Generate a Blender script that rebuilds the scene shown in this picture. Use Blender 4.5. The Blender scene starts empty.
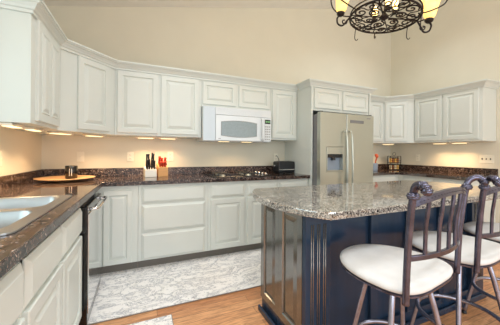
import bpy, bmesh, math, random
from mathutils import Vector, Matrix
random.seed(7)
SC = bpy.context.scene
COL = SC.collection
PI = math.pi
# ------------------------------------------------------------------ camera
cam_data = bpy.data.cameras.new('camera'); cam = bpy.data.objects.new('camera', cam_data)
COL.objects.link(cam); SC.camera = cam
cam_data.sensor_width = 36.0; cam_data.lens = 251.44 / 500 * 36.0
cam_data.shift_y = (152.7 - 162.5) / 500.0
cam_data.clip_start = 0.02
cam.matrix_world = (Matrix.Translation((0.980, -3.371, 1.2055)) @ Matrix.Rotation(-0.4094, 4, 'Z')
                    @ Matrix.Rotation(PI / 2, 4, 'X') @ Matrix.Rotation(0.0075, 4, 'Z'))
# ------------------------------------------------------------------ world, daylight and added fill lights
wd = bpy.data.worlds.new('world'); SC.world = wd; wd.use_nodes = True
wd.node_tree.nodes['Background'].inputs[0].default_value = (0.90, 0.96, 1.0, 1)
wd.node_tree.nodes['Background'].inputs[1].default_value = 1.0

def area(name, loc, rot, sx, sy, power, color):
    l = bpy.data.lights.new(name, 'AREA'); l.shape = 'RECTANGLE'; l.size = sx; l.size_y = sy
    l.energy = power; l.color = color
    o = bpy.data.objects.new(name, l); o.location = loc; o.rotation_euler = rot; COL.objects.link(o); return o
area('sink_window_daylight', (-0.35, -2.15, 1.75), (0, -PI / 2, 0), 1.1, 1.4, 15, (0.74, 0.96, 0.96))
area('side_fill_light', (-0.30, -4.9, 1.5), (0, -PI / 2, 0), 1.3, 1.5, 55, (0.86, 0.95, 1.0))  # unseen side light, added to brighten the right wall
area('rear_fill_light', (2.6, -6.3, 1.5), (math.radians(90), 0, 0), 5.0, 2.6, 105, (0.90, 0.96, 1.0))  # unseen panel added as broad fill from behind the viewer
for _x, _y in ((1.3, -1.35), (1.3, -2.9), (2.6, -3.3), (4.2, -3.3), (4.2, -1.2), (1.3, -4.6), (2.6, -4.6)):  # unseen downlights added to brighten floor, counters and seats
    _l = bpy.data.lights.new('ceiling_fill', 'AREA'); _l.shape = 'DISK'; _l.size = 0.22; _l.energy = 10; _l.color = (0.87, 0.95, 1.0); _l.spread = math.radians(125)
    _o = bpy.data.objects.new('ceiling_fill', _l); _o.location = (_x, _y, 2.70 + 0.2276 * _x); COL.objects.link(_o)
SC.view_settings.view_transform = 'Standard'; SC.view_settings.look = 'None'
SC.view_settings.exposure = -0.20; SC.view_settings.gamma = 1.0; SC.view_settings.use_curve_mapping = False

# ------------------------------------------------------------------ materials
def srgb(r, g, b):
    f = lambda c: (c / 255 / 12.92) if c / 255 <= 0.04045 else ((c / 255 + 0.055) / 1.055) ** 2.4
    return (f(r), f(g), f(b), 1)
def mat(name, col, rough=0.5, metal=0.0, noise=0.0, nscale=8.0, bump=0.0, bscale=60.0, coat=0.0, stretch=None, emit=None, estr=0.0, ior=None):
    m = bpy.data.materials.new(name); m.use_nodes = True; nt = m.node_tree; b = nt.nodes['Principled BSDF']
    b.inputs['Base Color'].default_value = col; b.inputs['Roughness'].default_value = rough; b.inputs['Metallic'].default_value = metal
    if coat: b.inputs['Coat Weight'].default_value = coat; b.inputs['Coat Roughness'].default_value = 0.08
    if ior: b.inputs['IOR'].default_value = ior
    tc = nt.nodes.new('ShaderNodeTexCoord'); src = tc.outputs['Object']
    if stretch:
        mp = nt.nodes.new('ShaderNodeMapping'); mp.inputs['Scale'].default_value = stretch
        nt.links.new(src, mp.inputs[0]); src = mp.outputs[0]
    n = nt.nodes.new('ShaderNodeTexNoise'); n.inputs['Scale'].default_value = nscale; n.inputs['Detail'].default_value = 5
    nt.links.new(src, n.inputs['Vector'])
    r = nt.nodes.new('ShaderNodeValToRGB')
    k = max(noise, 0.01)
    r.color_ramp.elements[0].position = 0.3; r.color_ramp.elements[1].position = 0.7
    r.color_ramp.elements[0].color = tuple(c * (1 - k) for c in col[:3]) + (1,)
    r.color_ramp.elements[1].color = tuple(min(1, c * (1 + k)) for c in col[:3]) + (1,)
    nt.links.new(n.outputs[0], r.inputs[0]); nt.links.new(r.outputs[0], b.inputs['Base Color'])
    if bump:
        n2 = nt.nodes.new('ShaderNodeTexNoise'); n2.inputs['Scale'].default_value = bscale; nt.links.new(src, n2.inputs['Vector'])
        bp = nt.nodes.new('ShaderNodeBump'); bp.inputs['Strength'].default_value = bump; bp.inputs['Distance'].default_value = 0.01
        nt.links.new(n2.outputs[0], bp.inputs['Height']); nt.links.new(bp.outputs[0], b.inputs['Normal'])
    if emit:
        b.inputs['Emission Color'].default_value = emit; b.inputs['Emission Strength'].default_value = estr
    return m

def granite(name, cols, rough=0.06, ior=2.7, scale=150):
    m = bpy.data.materials.new(name); m.use_nodes = True; nt = m.node_tree; b = nt.nodes['Principled BSDF']
    tc = nt.nodes.new('ShaderNodeTexCoord')
    v = nt.nodes.new('ShaderNodeTexVoronoi'); v.inputs['Scale'].default_value = scale; v.inputs['Randomness'].default_value = 1
    n = nt.nodes.new('ShaderNodeTexNoise'); n.inputs['Scale'].default_value = 14; n.inputs['Detail'].default_value = 6
    nt.links.new(tc.outputs['Object'], v.inputs['Vector']); nt.links.new(tc.outputs['Object'], n.inputs['Vector'])
    sep = nt.nodes.new('ShaderNodeSeparateColor'); nt.links.new(v.outputs['Color'], sep.inputs[0])
    mx = nt.nodes.new('ShaderNodeMath'); mx.operation = 'MULTIPLY_ADD'; mx.inputs[1].default_value = 0.8
    sb = nt.nodes.new('ShaderNodeMath'); sb.operation = 'MULTIPLY_ADD'; sb.inputs[1].default_value = 0.7; sb.inputs[2].default_value = -0.25
    nt.links.new(n.outputs[0], sb.inputs[0]); nt.links.new(sep.outputs[0], mx.inputs[0]); nt.links.new(sb.outputs[0], mx.inputs[2])
    r = nt.nodes.new('ShaderNodeValToRGB'); r.color_ramp.interpolation = 'CONSTANT'
    while len(r.color_ramp.elements) < len(cols): r.color_ramp.elements.new(0.5)
    for e, (p, c) in zip(r.color_ramp.elements, cols): e.position = p; e.color = c
    nt.links.new(mx.outputs[0], r.inputs[0]); nt.links.new(r.outputs[0], b.inputs['Base Color'])
    b.inputs['Roughness'].default_value = rough; b.inputs['IOR'].default_value = ior
    return m

def wood_floor():
    m = bpy.data.materials.new('oak_planks'); m.use_nodes = True; nt = m.node_tree; b = nt.nodes['Principled BSDF']
    tc = nt.nodes.new('ShaderNodeTexCoord')
    br = nt.nodes.new('ShaderNodeTexBrick'); br.offset = 0.37; br.inputs['Scale'].default_value = 1.0
    br.inputs['Brick Width'].default_value = 1.1; br.inputs['Row Height'].default_value = 0.083
    br.inputs['Mortar Size'].default_value = 0.0012; br.inputs['Mortar'].default_value = srgb(96, 58, 34)
    br.inputs['Color1'].default_value = srgb(226, 172, 126); br.inputs['Color2'].default_value = srgb(198, 136, 90)
    nt.links.new(tc.outputs['Object'], br.inputs['Vector'])
    mp = nt.nodes.new('ShaderNodeMapping'); mp.inputs['Scale'].default_value = (2.0, 26.0, 1)
    nt.links.new(tc.outputs['Object'], mp.inputs[0])
    n = nt.nodes.new('ShaderNodeTexNoise'); n.inputs['Scale'].default_value = 2.6; n.inputs['Detail'].default_value = 8; n.inputs['Distortion'].default_value = 1.6
    nt.links.new(mp.outputs[0], n.inputs['Vector'])
    r = nt.nodes.new('ShaderNodeValToRGB')
    r.color_ramp.elements[0].position = 0.32; r.color_ramp.elements[0].color = (0.52, 0.42, 0.36, 1)
    r.color_ramp.elements[1].position = 0.62; r.color_ramp.elements[1].color = (1.12, 1.1, 1.05, 1)
    nt.links.new(n.outputs[0], r.inputs[0])
    mx = nt.nodes.new('ShaderNodeMix'); mx.data_type = 'RGBA'; mx.blend_type = 'MULTIPLY'; mx.inputs[0].default_value = 0.85
    nt.links.new(br.outputs[0], mx.inputs[6]); nt.links.new(r.outputs[0], mx.inputs[7]); nt.links.new(mx.outputs[2], b.inputs['Base Color'])
    b.inputs['Roughness'].default_value = 0.33
    return m

def marble_rug():
    m = bpy.data.materials.new('marbled_rug'); m.use_nodes = True; nt = m.node_tree; b = nt.nodes['Principled BSDF']
    tc = nt.nodes.new('ShaderNodeTexCoord')
    mp = nt.nodes.new('ShaderNodeMapping'); mp.inputs['Rotation'].default_value = (0, 0, 0.6); mp.inputs['Scale'].default_value = (1.0, 2.0, 1)
    nt.links.new(tc.outputs['Object'], mp.inputs[0])
    n = nt.nodes.new('ShaderNodeTexNoise'); n.inputs['Scale'].default_value = 3.0; n.inputs['Detail'].default_value = 10; n.inputs['Distortion'].default_value = 2.5; n.inputs['Roughness'].default_value = 0.72
    nt.links.new(mp.outputs[0], n.inputs['Vector'])
    r = nt.nodes.new('ShaderNodeValToRGB'); cr = r.color_ramp
    for p in (0.44, 0.475, 0.51, 0.60): cr.elements.new(p)
    W = srgb(252, 249, 246)
    for e, (p, c) in zip(cr.elements, [(0.0, srgb(215, 212, 210)), (0.38, W), (0.445, srgb(240, 237, 232)), (0.475, srgb(176, 176, 182)), (0.515, W), (1.0, srgb(236, 232, 228))]):
        e.position = p; e.color = c
    nt.links.new(n.outputs[0], r.inputs[0])
    n2 = nt.nodes.new('ShaderNodeTexNoise'); n2.inputs['Scale'].default_value = 42; n2.inputs['Detail'].default_value = 4
    nt.links.new(tc.outputs['Object'], n2.inputs['Vector'])
    r2 = nt.nodes.new('ShaderNodeValToRGB'); r2.color_ramp.elements[0].position = 0.33; r2.color_ramp.elements[0].color = (0.72, 0.72, 0.73, 1)
    r2.color_ramp.elements[1].position = 0.41; r2.color_ramp.elements[1].color = (1, 1, 1, 1)
    nt.links.new(n2.outputs[0], r2.inputs[0])
    mx = nt.nodes.new('ShaderNodeMix'); mx.data_type = 'RGBA'; mx.blend_type = 'MULTIPLY'; mx.inputs[0].default_value = 1.0
    nt.links.new(r.outputs[0], mx.inputs[6]); nt.links.new(r2.outputs[0], mx.inputs[7]); nt.links.new(mx.outputs[2], b.inputs['Base Color'])
    b.inputs['Roughness'].default_value = 0.95
    return m

M = {}
M['wall'] = mat('wall_paint', srgb(224, 218, 200), 0.9, noise=0.02, nscale=3, bump=0.05, bscale=200)
M['ceiling'] = mat('ceiling_paint', srgb(242, 238, 232), 0.95, noise=0.02)
M['floor'] = wood_floor()
M['white'] = mat('cabinet_white', srgb(216, 220, 214), 0.38, noise=0.012, nscale=5)
M['whitetrim'] = mat('trim_white', srgb(222, 224, 220), 0.45)
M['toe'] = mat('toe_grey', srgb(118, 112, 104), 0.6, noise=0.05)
G = [(0.0, srgb(20, 16, 16)), (0.34, srgb(46, 34, 32)), (0.52, srgb(78, 60, 54)), (0.66, srgb(120, 100, 90)), (0.80, srgb(36, 30, 34)), (0.88, srgb(168, 150, 140))]
M['granite'] = granite('brown_granite', G)
G2 = [(0.0, srgb(30, 27, 27)), (0.22, srgb(104, 97, 92)), (0.40, srgb(146, 140, 132)), (0.60, srgb(182, 176, 166)), (0.82, srgb(60, 56, 58)), (0.88, srgb(214, 210, 202))]
M['granite2'] = granite('grey_brown_granite', G2, scale=170)
M['backsplash'] = granite('backsplash_granite', G, 0.25, 1.45)
M['navy'] = mat('island_dark_paint', srgb(34, 53, 76), 0.22, noise=0.12, nscale=3, stretch=(6, 6, 1), ior=1.45)
M['navysheen'] = mat('island_paint_sheen', srgb(72, 72, 66), 0.14, noise=0.15, nscale=3, stretch=(6, 6, 1), ior=2.6)  # lighter base paints reflections into the island's dark paint
M['steel'] = mat('brushed_steel', srgb(190, 192, 182), 0.30, metal=0.75, noise=0.02, nscale=5, stretch=(1, 1, 30))
M['sink'] = mat('sink_steel', srgb(176, 178, 180), 0.3, metal=0.9, noise=0.03, nscale=20)
M['cavity'] = mat('dispenser_blue_grey', srgb(150, 162, 178), 0.3)
M['chrome'] = mat('chrome', srgb(225, 225, 225), 0.12, metal=1.0)
M['greyplastic'] = mat('grey_plastic', srgb(120, 120, 122), 0.4)
M['darkplastic'] = mat('dark_plastic', srgb(30, 31, 34), 0.35)
M['black'] = mat('black_gloss', srgb(16, 16, 18), 0.15, coat=0.3)
M['mwhite'] = mat('appliance_white', srgb(224, 228, 230), 0.22, coat=0.3)
M['mglass'] = mat('microwave_window', srgb(140, 152, 154), 0.18, noise=0.06, nscale=60)
M['mpanel'] = mat('appliance_side_white', srgb(206, 216, 224), 0.3)
M['display'] = mat('display_black', srgb(18, 22, 18), 0.2)
M['digits'] = mat('display_digits', srgb(120, 170, 120), 0.4, emit=srgb(120, 190, 120), estr=0.6)
M['button'] = mat('button_grey', srgb(150, 150, 150), 0.5)
M['iron'] = mat('wrought_iron', srgb(40, 30, 26), 0.5, metal=0.5, noise=0.25, nscale=40)
M['bronze'] = mat('stool_metal', srgb(94, 92, 108), 0.22, metal=0.85, noise=0.3, nscale=30)
M['legmetal'] = mat('stool_leg_metal', srgb(160, 160, 176), 0.25, metal=0.85, noise=0.15, nscale=30)
M['cushion'] = mat('cream_cushion', srgb(214, 212, 210), 0.6, noise=0.06, nscale=9, bump=0.15, bscale=120)
M['amber'] = mat('alabaster_glass', srgb(250, 220, 150), 0.4, noise=0.15, nscale=12, emit=srgb(255, 205, 110), estr=1.25)
M['bulb'] = mat('bulb_glow', srgb(255, 230, 170), 0.4, emit=srgb(255, 215, 130), estr=6.0)
M['lens'] = mat('light_lens', srgb(255, 240, 210), 0.4, emit=srgb(255, 222, 165), estr=2.5)
M['fixture'] = mat('fixture_white', srgb(235, 225, 205), 0.5)
M['plate'] = mat('switch_plate_ivory', srgb(238, 232, 214), 0.4)
M['slot'] = mat('socket_slot', srgb(70, 62, 52), 0.5)
M['rug'] = marble_rug()
M['rugedge'] = mat('rug_edge', srgb(150, 145, 140), 0.95)
M['tan'] = mat('wood_tan', srgb(214, 160, 100), 0.45, noise=0.12, nscale=12, stretch=(1, 1, 12))
M['platewood'] = mat('wood_charger', srgb(186, 148, 106), 0.42, noise=0.15, nscale=8, stretch=(1, 8, 1))
M['ivory'] = mat('block_white', srgb(236, 232, 222), 0.45)
M['red'] = mat('red_handle', srgb(190, 62, 36), 0.35)
M['orange'] = mat('orange_handle', srgb(222, 92, 50), 0.4)
M['blue'] = mat('crock_blue', srgb(168, 180, 196), 0.35)
M['spiceA'] = mat('spice_gold', srgb(214, 170, 90), 0.6, noise=0.2, nscale=60)
M['spiceB'] = mat('spice_brown', srgb(140, 90, 52), 0.6, noise=0.2, nscale=60)
M['spiceC'] = mat('spice_cream', srgb(226, 210, 176), 0.6, noise=0.1, nscale=60)
M['windowglass'] = mat('window_glass', (1, 1, 1, 1), 0.02); M['windowglass'].node_tree.nodes['Principled BSDF'].inputs['Transmission Weight'].default_value = 1.0
M['windowglass'].node_tree.nodes['Principled BSDF'].inputs['IOR'].default_value = 1.05

# ------------------------------------------------------------------ helpers
def tag(o, label=None, cat=None, group=None, kind=None):
    if label: o['label'] = label
    if cat: o['category'] = cat
    if group: o['group'] = group
    if kind: o['kind'] = kind
    return o
def empty(name, loc=(0, 0, 0), rz=0.0, label=None, cat=None, group=None, kind=None):
    o = bpy.data.objects.new(name, None); COL.objects.link(o); o.location = loc; o.rotation_euler = (0, 0, rz)
    o.empty_display_size = 0.1
    return tag(o, label, cat, group, kind)
class MB:
    """collects shapes in one bmesh"""
    def __init__(s): s.b = bmesh.new()
    def box(s, x0, x1, y0, y1, z0, z1, m=None):
        vs = [Vector((x, y, z)) for z in (z0, z1) for x, y in ((x0, y0), (x1, y0), (x1, y1), (x0, y1))]
        if m: vs = [m @ v for v in vs]
        v = [s.b.verts.new(c) for c in vs]
        for f in ((0, 3, 2, 1), (4, 5, 6, 7), (0, 1, 5, 4), (1, 2, 6, 5), (2, 3, 7, 6), (3, 0, 4, 7)): s.b.faces.new([v[i] for i in f])
        return s
    def prism(s, pts, z0, z1, m=None):
        n = len(pts)
        a = [Vector((x, y, z0)) for x, y in pts]; c = [Vector((x, y, z1)) for x, y in pts]
        if m: a = [m @ v for v in a]; c = [m @ v for v in c]
        a = [s.b.verts.new(v) for v in a]; c = [s.b.verts.new(v) for v in c]
        s.b.faces.new(a[::-1]); s.b.faces.new(c)
        for i in range(n): s.b.faces.new((a[i], a[(i + 1) % n], c[(i + 1) % n], c[i]))
        return s
    def lathe(s, prof, loc=(0, 0, 0), seg=32, m=None, sx=1.0, sy=1.0):
        loc = Vector(loc); rings = []
        for r, z in prof:
            if r < 1e-6: ring = [Vector((0, 0, z)) + loc]
            else: ring = [Vector((r * sx * math.cos(2 * PI * k / seg), r * sy * math.sin(2 * PI * k / seg), z)) + loc for k in range(seg)]
            if m: ring = [m @ v for v in ring]
            rings.append([s.b.verts.new(v) for v in ring])
        for a, c in zip(rings, rings[1:]):
            for k in range(seg):
                k2 = (k + 1) % seg
                if len(a) == 1 and len(c) == 1: continue
                if len(a) == 1: s.b.faces.new((a[0], c[k2], c[k]))
                elif len(c) == 1: s.b.faces.new((a[k], a[k2], c[0]))
                else: s.b.faces.new((a[k], a[k2], c[k2], c[k]))
        return s
    def tube(s, pts, r, seg=10, closed=False, flat=None):
        """round (or flat=(w,h) elliptical) tube along points; r a number or a list"""
        P = [Vector(p) for p in pts]; n = len(P)
        R = r if isinstance(r, (list, tuple)) else [r] * n
        rings = []; up = None
        for i in range(n):
            if closed: t = (P[(i + 1) % n] - P[i - 1]).normalized()
            else: t = (P[min(i + 1, n - 1)] - P[max(i - 1, 0)]).normalized()
            if up is None:
                up = Vector((0, 0, 1)) if abs(t.z) < 0.9 else Vector((0, 1, 0))
            up = (up - t * up.dot(t)).normalized(); sd = t.cross(up)
            rings.append([s.b.verts.new(P[i] + (up * math.cos(2 * PI * k / seg) * (flat[1] if flat else 1) + sd * math.sin(2 * PI * k / seg) * (flat[0] if flat else 1)) * R[i]) for k in range(seg)])
        m = n if closed else n - 1
        for i in range(m):
            a = rings[i]; c = rings[(i + 1) % n]
            for k in range(seg): s.b.faces.new((a[k], a[(k + 1) % seg], c[(k + 1) % seg], c[k]))
        if not closed: s.b.faces.new(rings[0][::-1]); s.b.faces.new(rings[-1])
        return s
    def ringprofile(s, w, h, prof, mtx, cx=0, cz=0):
        """nested rectangles; prof = (inset, outward depth)"""
        last = None
        for ins, d in prof:
            a, c = w / 2 - ins, h / 2 - ins
            ring = [s.b.verts.new(mtx @ Vector((cx + x, -d, cz + z))) for x, z in ((-a, -c), (a, -c), (a, c), (-a, c))]
            if last:
                for k in range(4): s.b.faces.new((last[k], last[(k + 1) % 4], ring[(k + 1) % 4], ring[k]))
            last = ring; first = ring if 'first' not in locals() else first
        s.b.faces.new(last); s.b.faces.new(first[::-1])
        return s
    def build(s, name, material, parent=None, smooth=False, bevel=0.0, sub=0, seg=2, loc=None):
        bmesh.ops.recalc_face_normals(s.b, faces=s.b.faces)
        me = bpy.data.meshes.new(name); s.b.to_mesh(me); s.b.free()
        me.materials.append(material)
        o = bpy.data.objects.new(name, me); COL.objects.link(o)
        if loc: o.location = loc
        if parent: o.parent = parent
        if smooth:
            for p in me.polygons: p.use_smooth = True
        if bevel:
            md = o.modifiers.new('bevel', 'BEVEL'); md.width = bevel; md.segments = seg; md.limit_method = 'ANGLE'; md.angle_limit = math.radians(40)
            md.harden_normals = False
        if sub:
            md = o.modifiers.new('sub', 'SUBSURF'); md.levels = sub; md.render_levels = sub
        return o
def copy_tree(o, parent=None):
    c = o.copy(); COL.objects.link(c); c.parent = parent
    for ch in list(o.children): copy_tree(ch, c)
    return c
def catmull(P, n=8):
    P = [Vector(p) for p in P]; out = []
    for i in range(len(P) - 1):
        p0 = P[max(i - 1, 0)]; p1 = P[i]; p2 = P[i + 1]; p3 = P[min(i + 2, len(P) - 1)]
        for k in range(n):
            t = k / n
            out.append(0.5 * ((2 * p1) + (p2 - p0) * t + (2 * p0 - 5 * p1 + 4 * p2 - p3) * t * t + (3 * p1 - p0 - 3 * p2 + p3) * t ** 3))
    out.append(P[-1]); return out
# frames of the faces: local x along the face, local -y out of it, z up
def face_back(y=0): return Matrix.Translation((0, y, 0))
def face_left(x): return Matrix.Translation((x, 0, 0)) @ Matrix.Rotation(PI / 2, 4, 'Z')      # out is +x, local x = +y
def face_right(x): return Matrix.Translation((x, 0, 0)) @ Matrix.Rotation(-PI / 2, 4, 'Z')    # out is -x, local x = -y
def face_line(a, b):
    d = Vector((b[0] - a[0], b[1] - a[1], 0)); ang = math.atan2(d.y, d.x)
    return Matrix.Translation((a[0], a[1], 0)) @ Matrix.Rotation(ang, 4, 'Z'), d.length
DOOR = [(0.0, 0.0), (0.0, 0.016), (0.004, 0.020), (0.052, 0.020), (0.056, 0.007), (0.064, 0.006), (0.094, 0.0185), (0.098, 0.0195), (0.106, 0.0195)]
SMALL = [(0.0, 0.0), (0.0, 0.016), (0.004, 0.020), (0.044, 0.020), (0.047, 0.007), (0.053, 0.006), (0.075, 0.0185), (0.079, 0.0195), (0.084, 0.0195)]
SLAB = [(0.0, 0.0), (0.0, 0.006), (0.004, 0.009), (0.020, 0.019), (0.024, 0.022), (0.028, 0.022)]
def door(parent, mtx, x0, x1, z0, z1, name='door', prof=DOOR, mt=None):
    return MB().ringprofile(x1 - x0, z1 - z0, prof, mtx, (x0 + x1) / 2, (z0 + z1) / 2).build(name, mt or M['white'], parent)

# ------------------------------------------------------------------ the room
W = 5.39; YB = -7.0
ceil_z = lambda x: 2.765 + 0.2276 * x
def st(name, mb, m, bevel=0): return tag(mb.build(name, m, bevel=bevel), kind='structure')
st('floor', MB().box(-0.12, W + 0.12, YB, 0.12, -0.12, 0), M['floor'])
st('wall_back', MB().prism([(-0.12, 0), (W + 0.12, 0), (W + 0.12, ceil_z(W + .12)), (-0.12, ceil_z(-.12))], 0, 0.12, Matrix.Rotation(PI / 2, 4, 'X') @ Matrix.Translation((0, 0, -0.12))), M['wall'])
WY0, WY1, WZ0, WZ1 = -2.75, -1.55, 1.10, 2.25
lw = MB(); top = ceil_z(0)
lw.box(-0.12, 0, WY1, 0, 0, top).box(-0.12, 0, -4.2, WY0, 0, top).box(-0.12, 0, YB, -5.6, 0, top).box(-0.12, 0, -5.6, -4.2, 0, 0.7).box(-0.12, 0, -5.6, -4.2, 2.3, top).box(-0.12, 0, WY0, WY1, 0, WZ0).box(-0.12, 0, WY0, WY1, WZ1, top)  # the opening behind the viewer is added to pass the side fill
st('wall_left', lw, M['wall'])
st('wall_right', MB().box(W, W + 0.12, YB, 0, 0, ceil_z(W)), M['wall'])
st('ceiling', MB().prism([(-0.12, ceil_z(-.12)), (W + 0.12, ceil_z(W + .12)), (W + 0.12, ceil_z(W + .12) + 0.1), (-0.12, ceil_z(-.12) + 0.1)], 0, -YB + 0.12, Matrix.Translation((0, 0.12, 0)) @ Matrix.Rotation(PI / 2, 4, 'X')), M['ceiling'])
wf = MB(); t = 0.05
wf.box(-0.10, -0.03, WY0, WY0 + t, WZ0, WZ1).box(-0.10, -0.03, WY1 - t, WY1, WZ0, WZ1).box(-0.10, -0.03, WY0 + t, WY1 - t, WZ0, WZ0 + t).box(-0.10, -0.03, WY0 + t, WY1 - t, WZ1 - t, WZ1)
wf.box(-0.09, -0.04, (WY0 + WY1) / 2 - 0.02, (WY0 + WY1) / 2 + 0.02, WZ0 + t, WZ1 - t)
w1 = st('window_1', wf, M['whitetrim'])
cs = MB(); cs.box(0.0, 0.018, WY0 - 0.07, WY0, WZ0 - 0.05, WZ1 + 0.07).box(0.0, 0.018, WY1, WY1 + 0.07, WZ0 - 0.05, WZ1 + 0.07).box(0.0, 0.018, WY0, WY1, WZ1, WZ1 + 0.07)
cs.box(-0.03, 0.03, WY0, WY1, WZ0 - 0.03, WZ0)
cs.build('casing', M['whitetrim'], w1, bevel=0.003)
# far end of the room behind the viewer: a wall with a wide opening left to let daylight in
bw = MB(); bw.box(0, 0.35, YB, YB + 0.1, 0, ceil_z(0)).box(W - 0.35, W, YB, YB + 0.1, 0, ceil_z(W) - 0.1)
bw.box(0.35, W - 0.35, YB, YB + 0.1, 2.75, ceil_z(0.35))
st('wall_front', bw, M['wall'])

# ------------------------------------------------------------------ crown moulding
def crown(name, path, label, ends=True):
    prof = [(0.0, 2.085), (0.012, 2.085), (0.014, 2.103), (0.024, 2.108), (0.030, 2.120), (0.046, 2.138), (0.058, 2.142), (0.060, 2.150), (0.070, 2.152), (0.070, 2.166), (0.0, 2.166)]
    P = [Vector((x, y)) for x, y in path]; mb = MB(); rings = []
    for i in range(len(P)):
        ns = []
        if i > 0: d = (P[i] - P[i - 1]).normalized(); ns.append(Vector((d.y, -d.x)))
        if i < len(P) - 1: d = (P[i + 1] - P[i]).normalized(); ns.append(Vector((d.y, -d.x)))
        n = ns[0] if len(ns) == 1 else (ns[0] + ns[1]) / (1 + ns[0].dot(ns[1]))
        rings.append([mb.b.verts.new((P[i].x + n.x * o, P[i].y + n.y * o, z)) for o, z in prof])
    for a, c in zip(rings, rings[1:]):
        for k in range(len(prof)): mb.b.faces.new((a[k], a[(k + 1) % len(prof)], c[(k + 1) % len(prof)], c[k]))
    mb.b.faces.new(rings[0]); mb.b.faces.new(rings[-1][::-1])
    return tag(mb.build(name, M['white']), label, 'crown molding', 'white crown moldings capping the wall cabinets')
UB, UT = 1.385, 2.10
XL = 0.33
crown('crown_molding', [(0.002, -1.335), (XL + .001, -1.335), (XL + .001, -0.755), (0.72, -0.332), (3.028, -0.332)], 'long white crown molding over the left and back wall cabinets, from sink side to fridge panel')
crown('crown_molding', [(3.028, -0.40), (3.028, -0.645), (4.105, -0.645), (4.105, -0.40)], 'short white crown molding that juts forward above the fridge')
crown('crown_molding', [(4.108, -0.332), (4.78, -0.332), (5.059, -0.68), (5.059, -1.576), (W - .002, -1.576)], 'white crown molding over the wall cabinets right of the fridge')

# ------------------------------------------------------------------ wall cabinets
def ucab(name, pts, doors, label, z0=UB, z1=UT, prof=DOOR, group='white wall cabinets'):
    """pts: footprint; doors: list of (matrix, x0, x1, z0, z1)"""
    cx = sum(p[0] for p in pts) / len(pts); cy = sum(p[1] for p in pts) / len(pts)
    r = empty(name, (cx, cy, z0), label=label, cat='cabinet', group=group)
    inv = Matrix.Translation((-cx, -cy, -z0))
    MB().prism(pts, z0, z1, inv).build('body', M['white'], r, bevel=0.0015)
    for mt, a, c, d0, d1 in doors: door(r, inv @ mt, a, c, d0, d1, prof=prof)
    return r
FL = face_left(XL)
c = ucab('wall_cabinet', [(0.002, -1.333), (XL, -1.333), (XL, -0.757), (0.002, -0.757)], [],
         'tall white wall cabinet on the sink wall, its bare end panel facing the viewer')
# one broad door with two tall raised panels side by side
dm = MB(); inv = Matrix.Translation((-c.location.x, -c.location.y, -c.location.z))
dm.ringprofile(0.480, 0.675, [(0, 0), (0, 0.016), (0.004, 0.020), (0.010, 0.020)], inv @ FL, -1.020, 1.7475)
for k in (-1, 1):
    dm.ringprofile(0.160, 0.56, [(0.0, 0.0195), (0.0, 0.0215), (0.006, 0.0255), (0.012, 0.0215), (0.016, 0.0208), (0.038, 0.030), (0.044, 0.030)], inv @ FL, -1.020 + k * 0.106, 1.7475)
dm.build('door', M['white'], c)
fd, L = face_line((XL, -0.755), (0.72, -0.33))
ucab('wall_cabinet', [(0.002, -0.753), (XL, -0.753), (0.72, -0.33), (0.72, -0.002), (0.002, -0.002)], [(fd, 0.165, 0.50, 1.412, 2.08)],
     'white corner wall cabinet with an angled single door between sink wall and back wall')
FB = face_back(-0.33)
ucab('wall_cabinet', [(0.722, -0.33), (1.648, -0.33), (1.648, -0.002), (0.722, -0.002)], [(FB, 0.745, 1.154, 1.412, 2.08), (FB, 1.186, 1.618, 1.412, 2.08)],
     'white wall cabinet with two tall doors left of the microwave')
ucab('wall_cabinet', [(1.650, -0.33), (2.598, -0.33), (2.598, -0.002), (1.650, -0.002)], [(FB, 1.664, 2.093, 1.795, 2.07), (FB, 2.132, 2.575, 1.795, 2.07)],
     'short white wall cabinet with two low doors directly above the microwave', z0=1.765, prof=SMALL)
ucab('wall_cabinet', [(2.600, -0.33), (3.026, -0.33), (3.026, -0.002), (2.600, -0.002)], [(FB, 2.62, 2.998, 1.408, 2.07)],
     'narrow white wall cabinet with one door between microwave and fridge')
FF = face_back(-0.64)
ucab('fridge_cabinet', [(3.058, -0.64), (4.075, -0.64), (4.075, -0.002), (3.058, -0.002)], [(FF, 3.085, 3.535, 1.808, 2.07), (FF, 3.575, 4.055, 1.808, 2.07)],
     'deep white cabinet with two low doors above the fridge', z0=1.775, prof=SMALL)
ucab('wall_cabinet', [(4.108, -0.33), (4.778, -0.33), (4.778, -0.002), (4.108, -0.002)], [(FB, 4.13, 4.43, 1.412, 2.07), (FB, 4.46, 4.755, 1.412, 2.07)],
     'white wall cabinet on the back wall just right of the fridge, mostly hidden by it')
fr, L2 = face_line((4.78, -0.33), (5.058, -0.68))
ucab('wall_cabinet', [(4.78, -0.33), (5.058, -0.68), (W - .002, -0.68), (W - .002, -0.002), (4.78, -0.002)], [(fr, 0.03, L2 - 0.095, 1.412, 2.07)],
     'white corner wall cabinet with an angled door at the far right corner of the room')
FR = face_right(5.06)
ucab('wall_cabinet', [(5.06, -1.575), (W - .002, -1.575), (W - .002, -0.682), (5.06, -0.682)], [(FR, 0.70, 1.092, 1.412, 2.08), (FR, 1.115, 1.535, 1.412, 2.08)],
     'white wall cabinet with two doors on the right wall, ending in a bare side')
# panels beside the fridge
tag(MB().box(3.03, 3.055, -0.66, -0.002, 0, 2.10).build('tall_panel', M['white'], bevel=0.002), 'tall white panel between the back counter and the fridge', 'panel')
tag(MB().box(4.078, 4.103, -0.66, -0.002, 0, 2.10).build('tall_panel', M['white'], bevel=0.002), 'tall white panel hidden along the right side of the fridge', 'panel')

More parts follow.
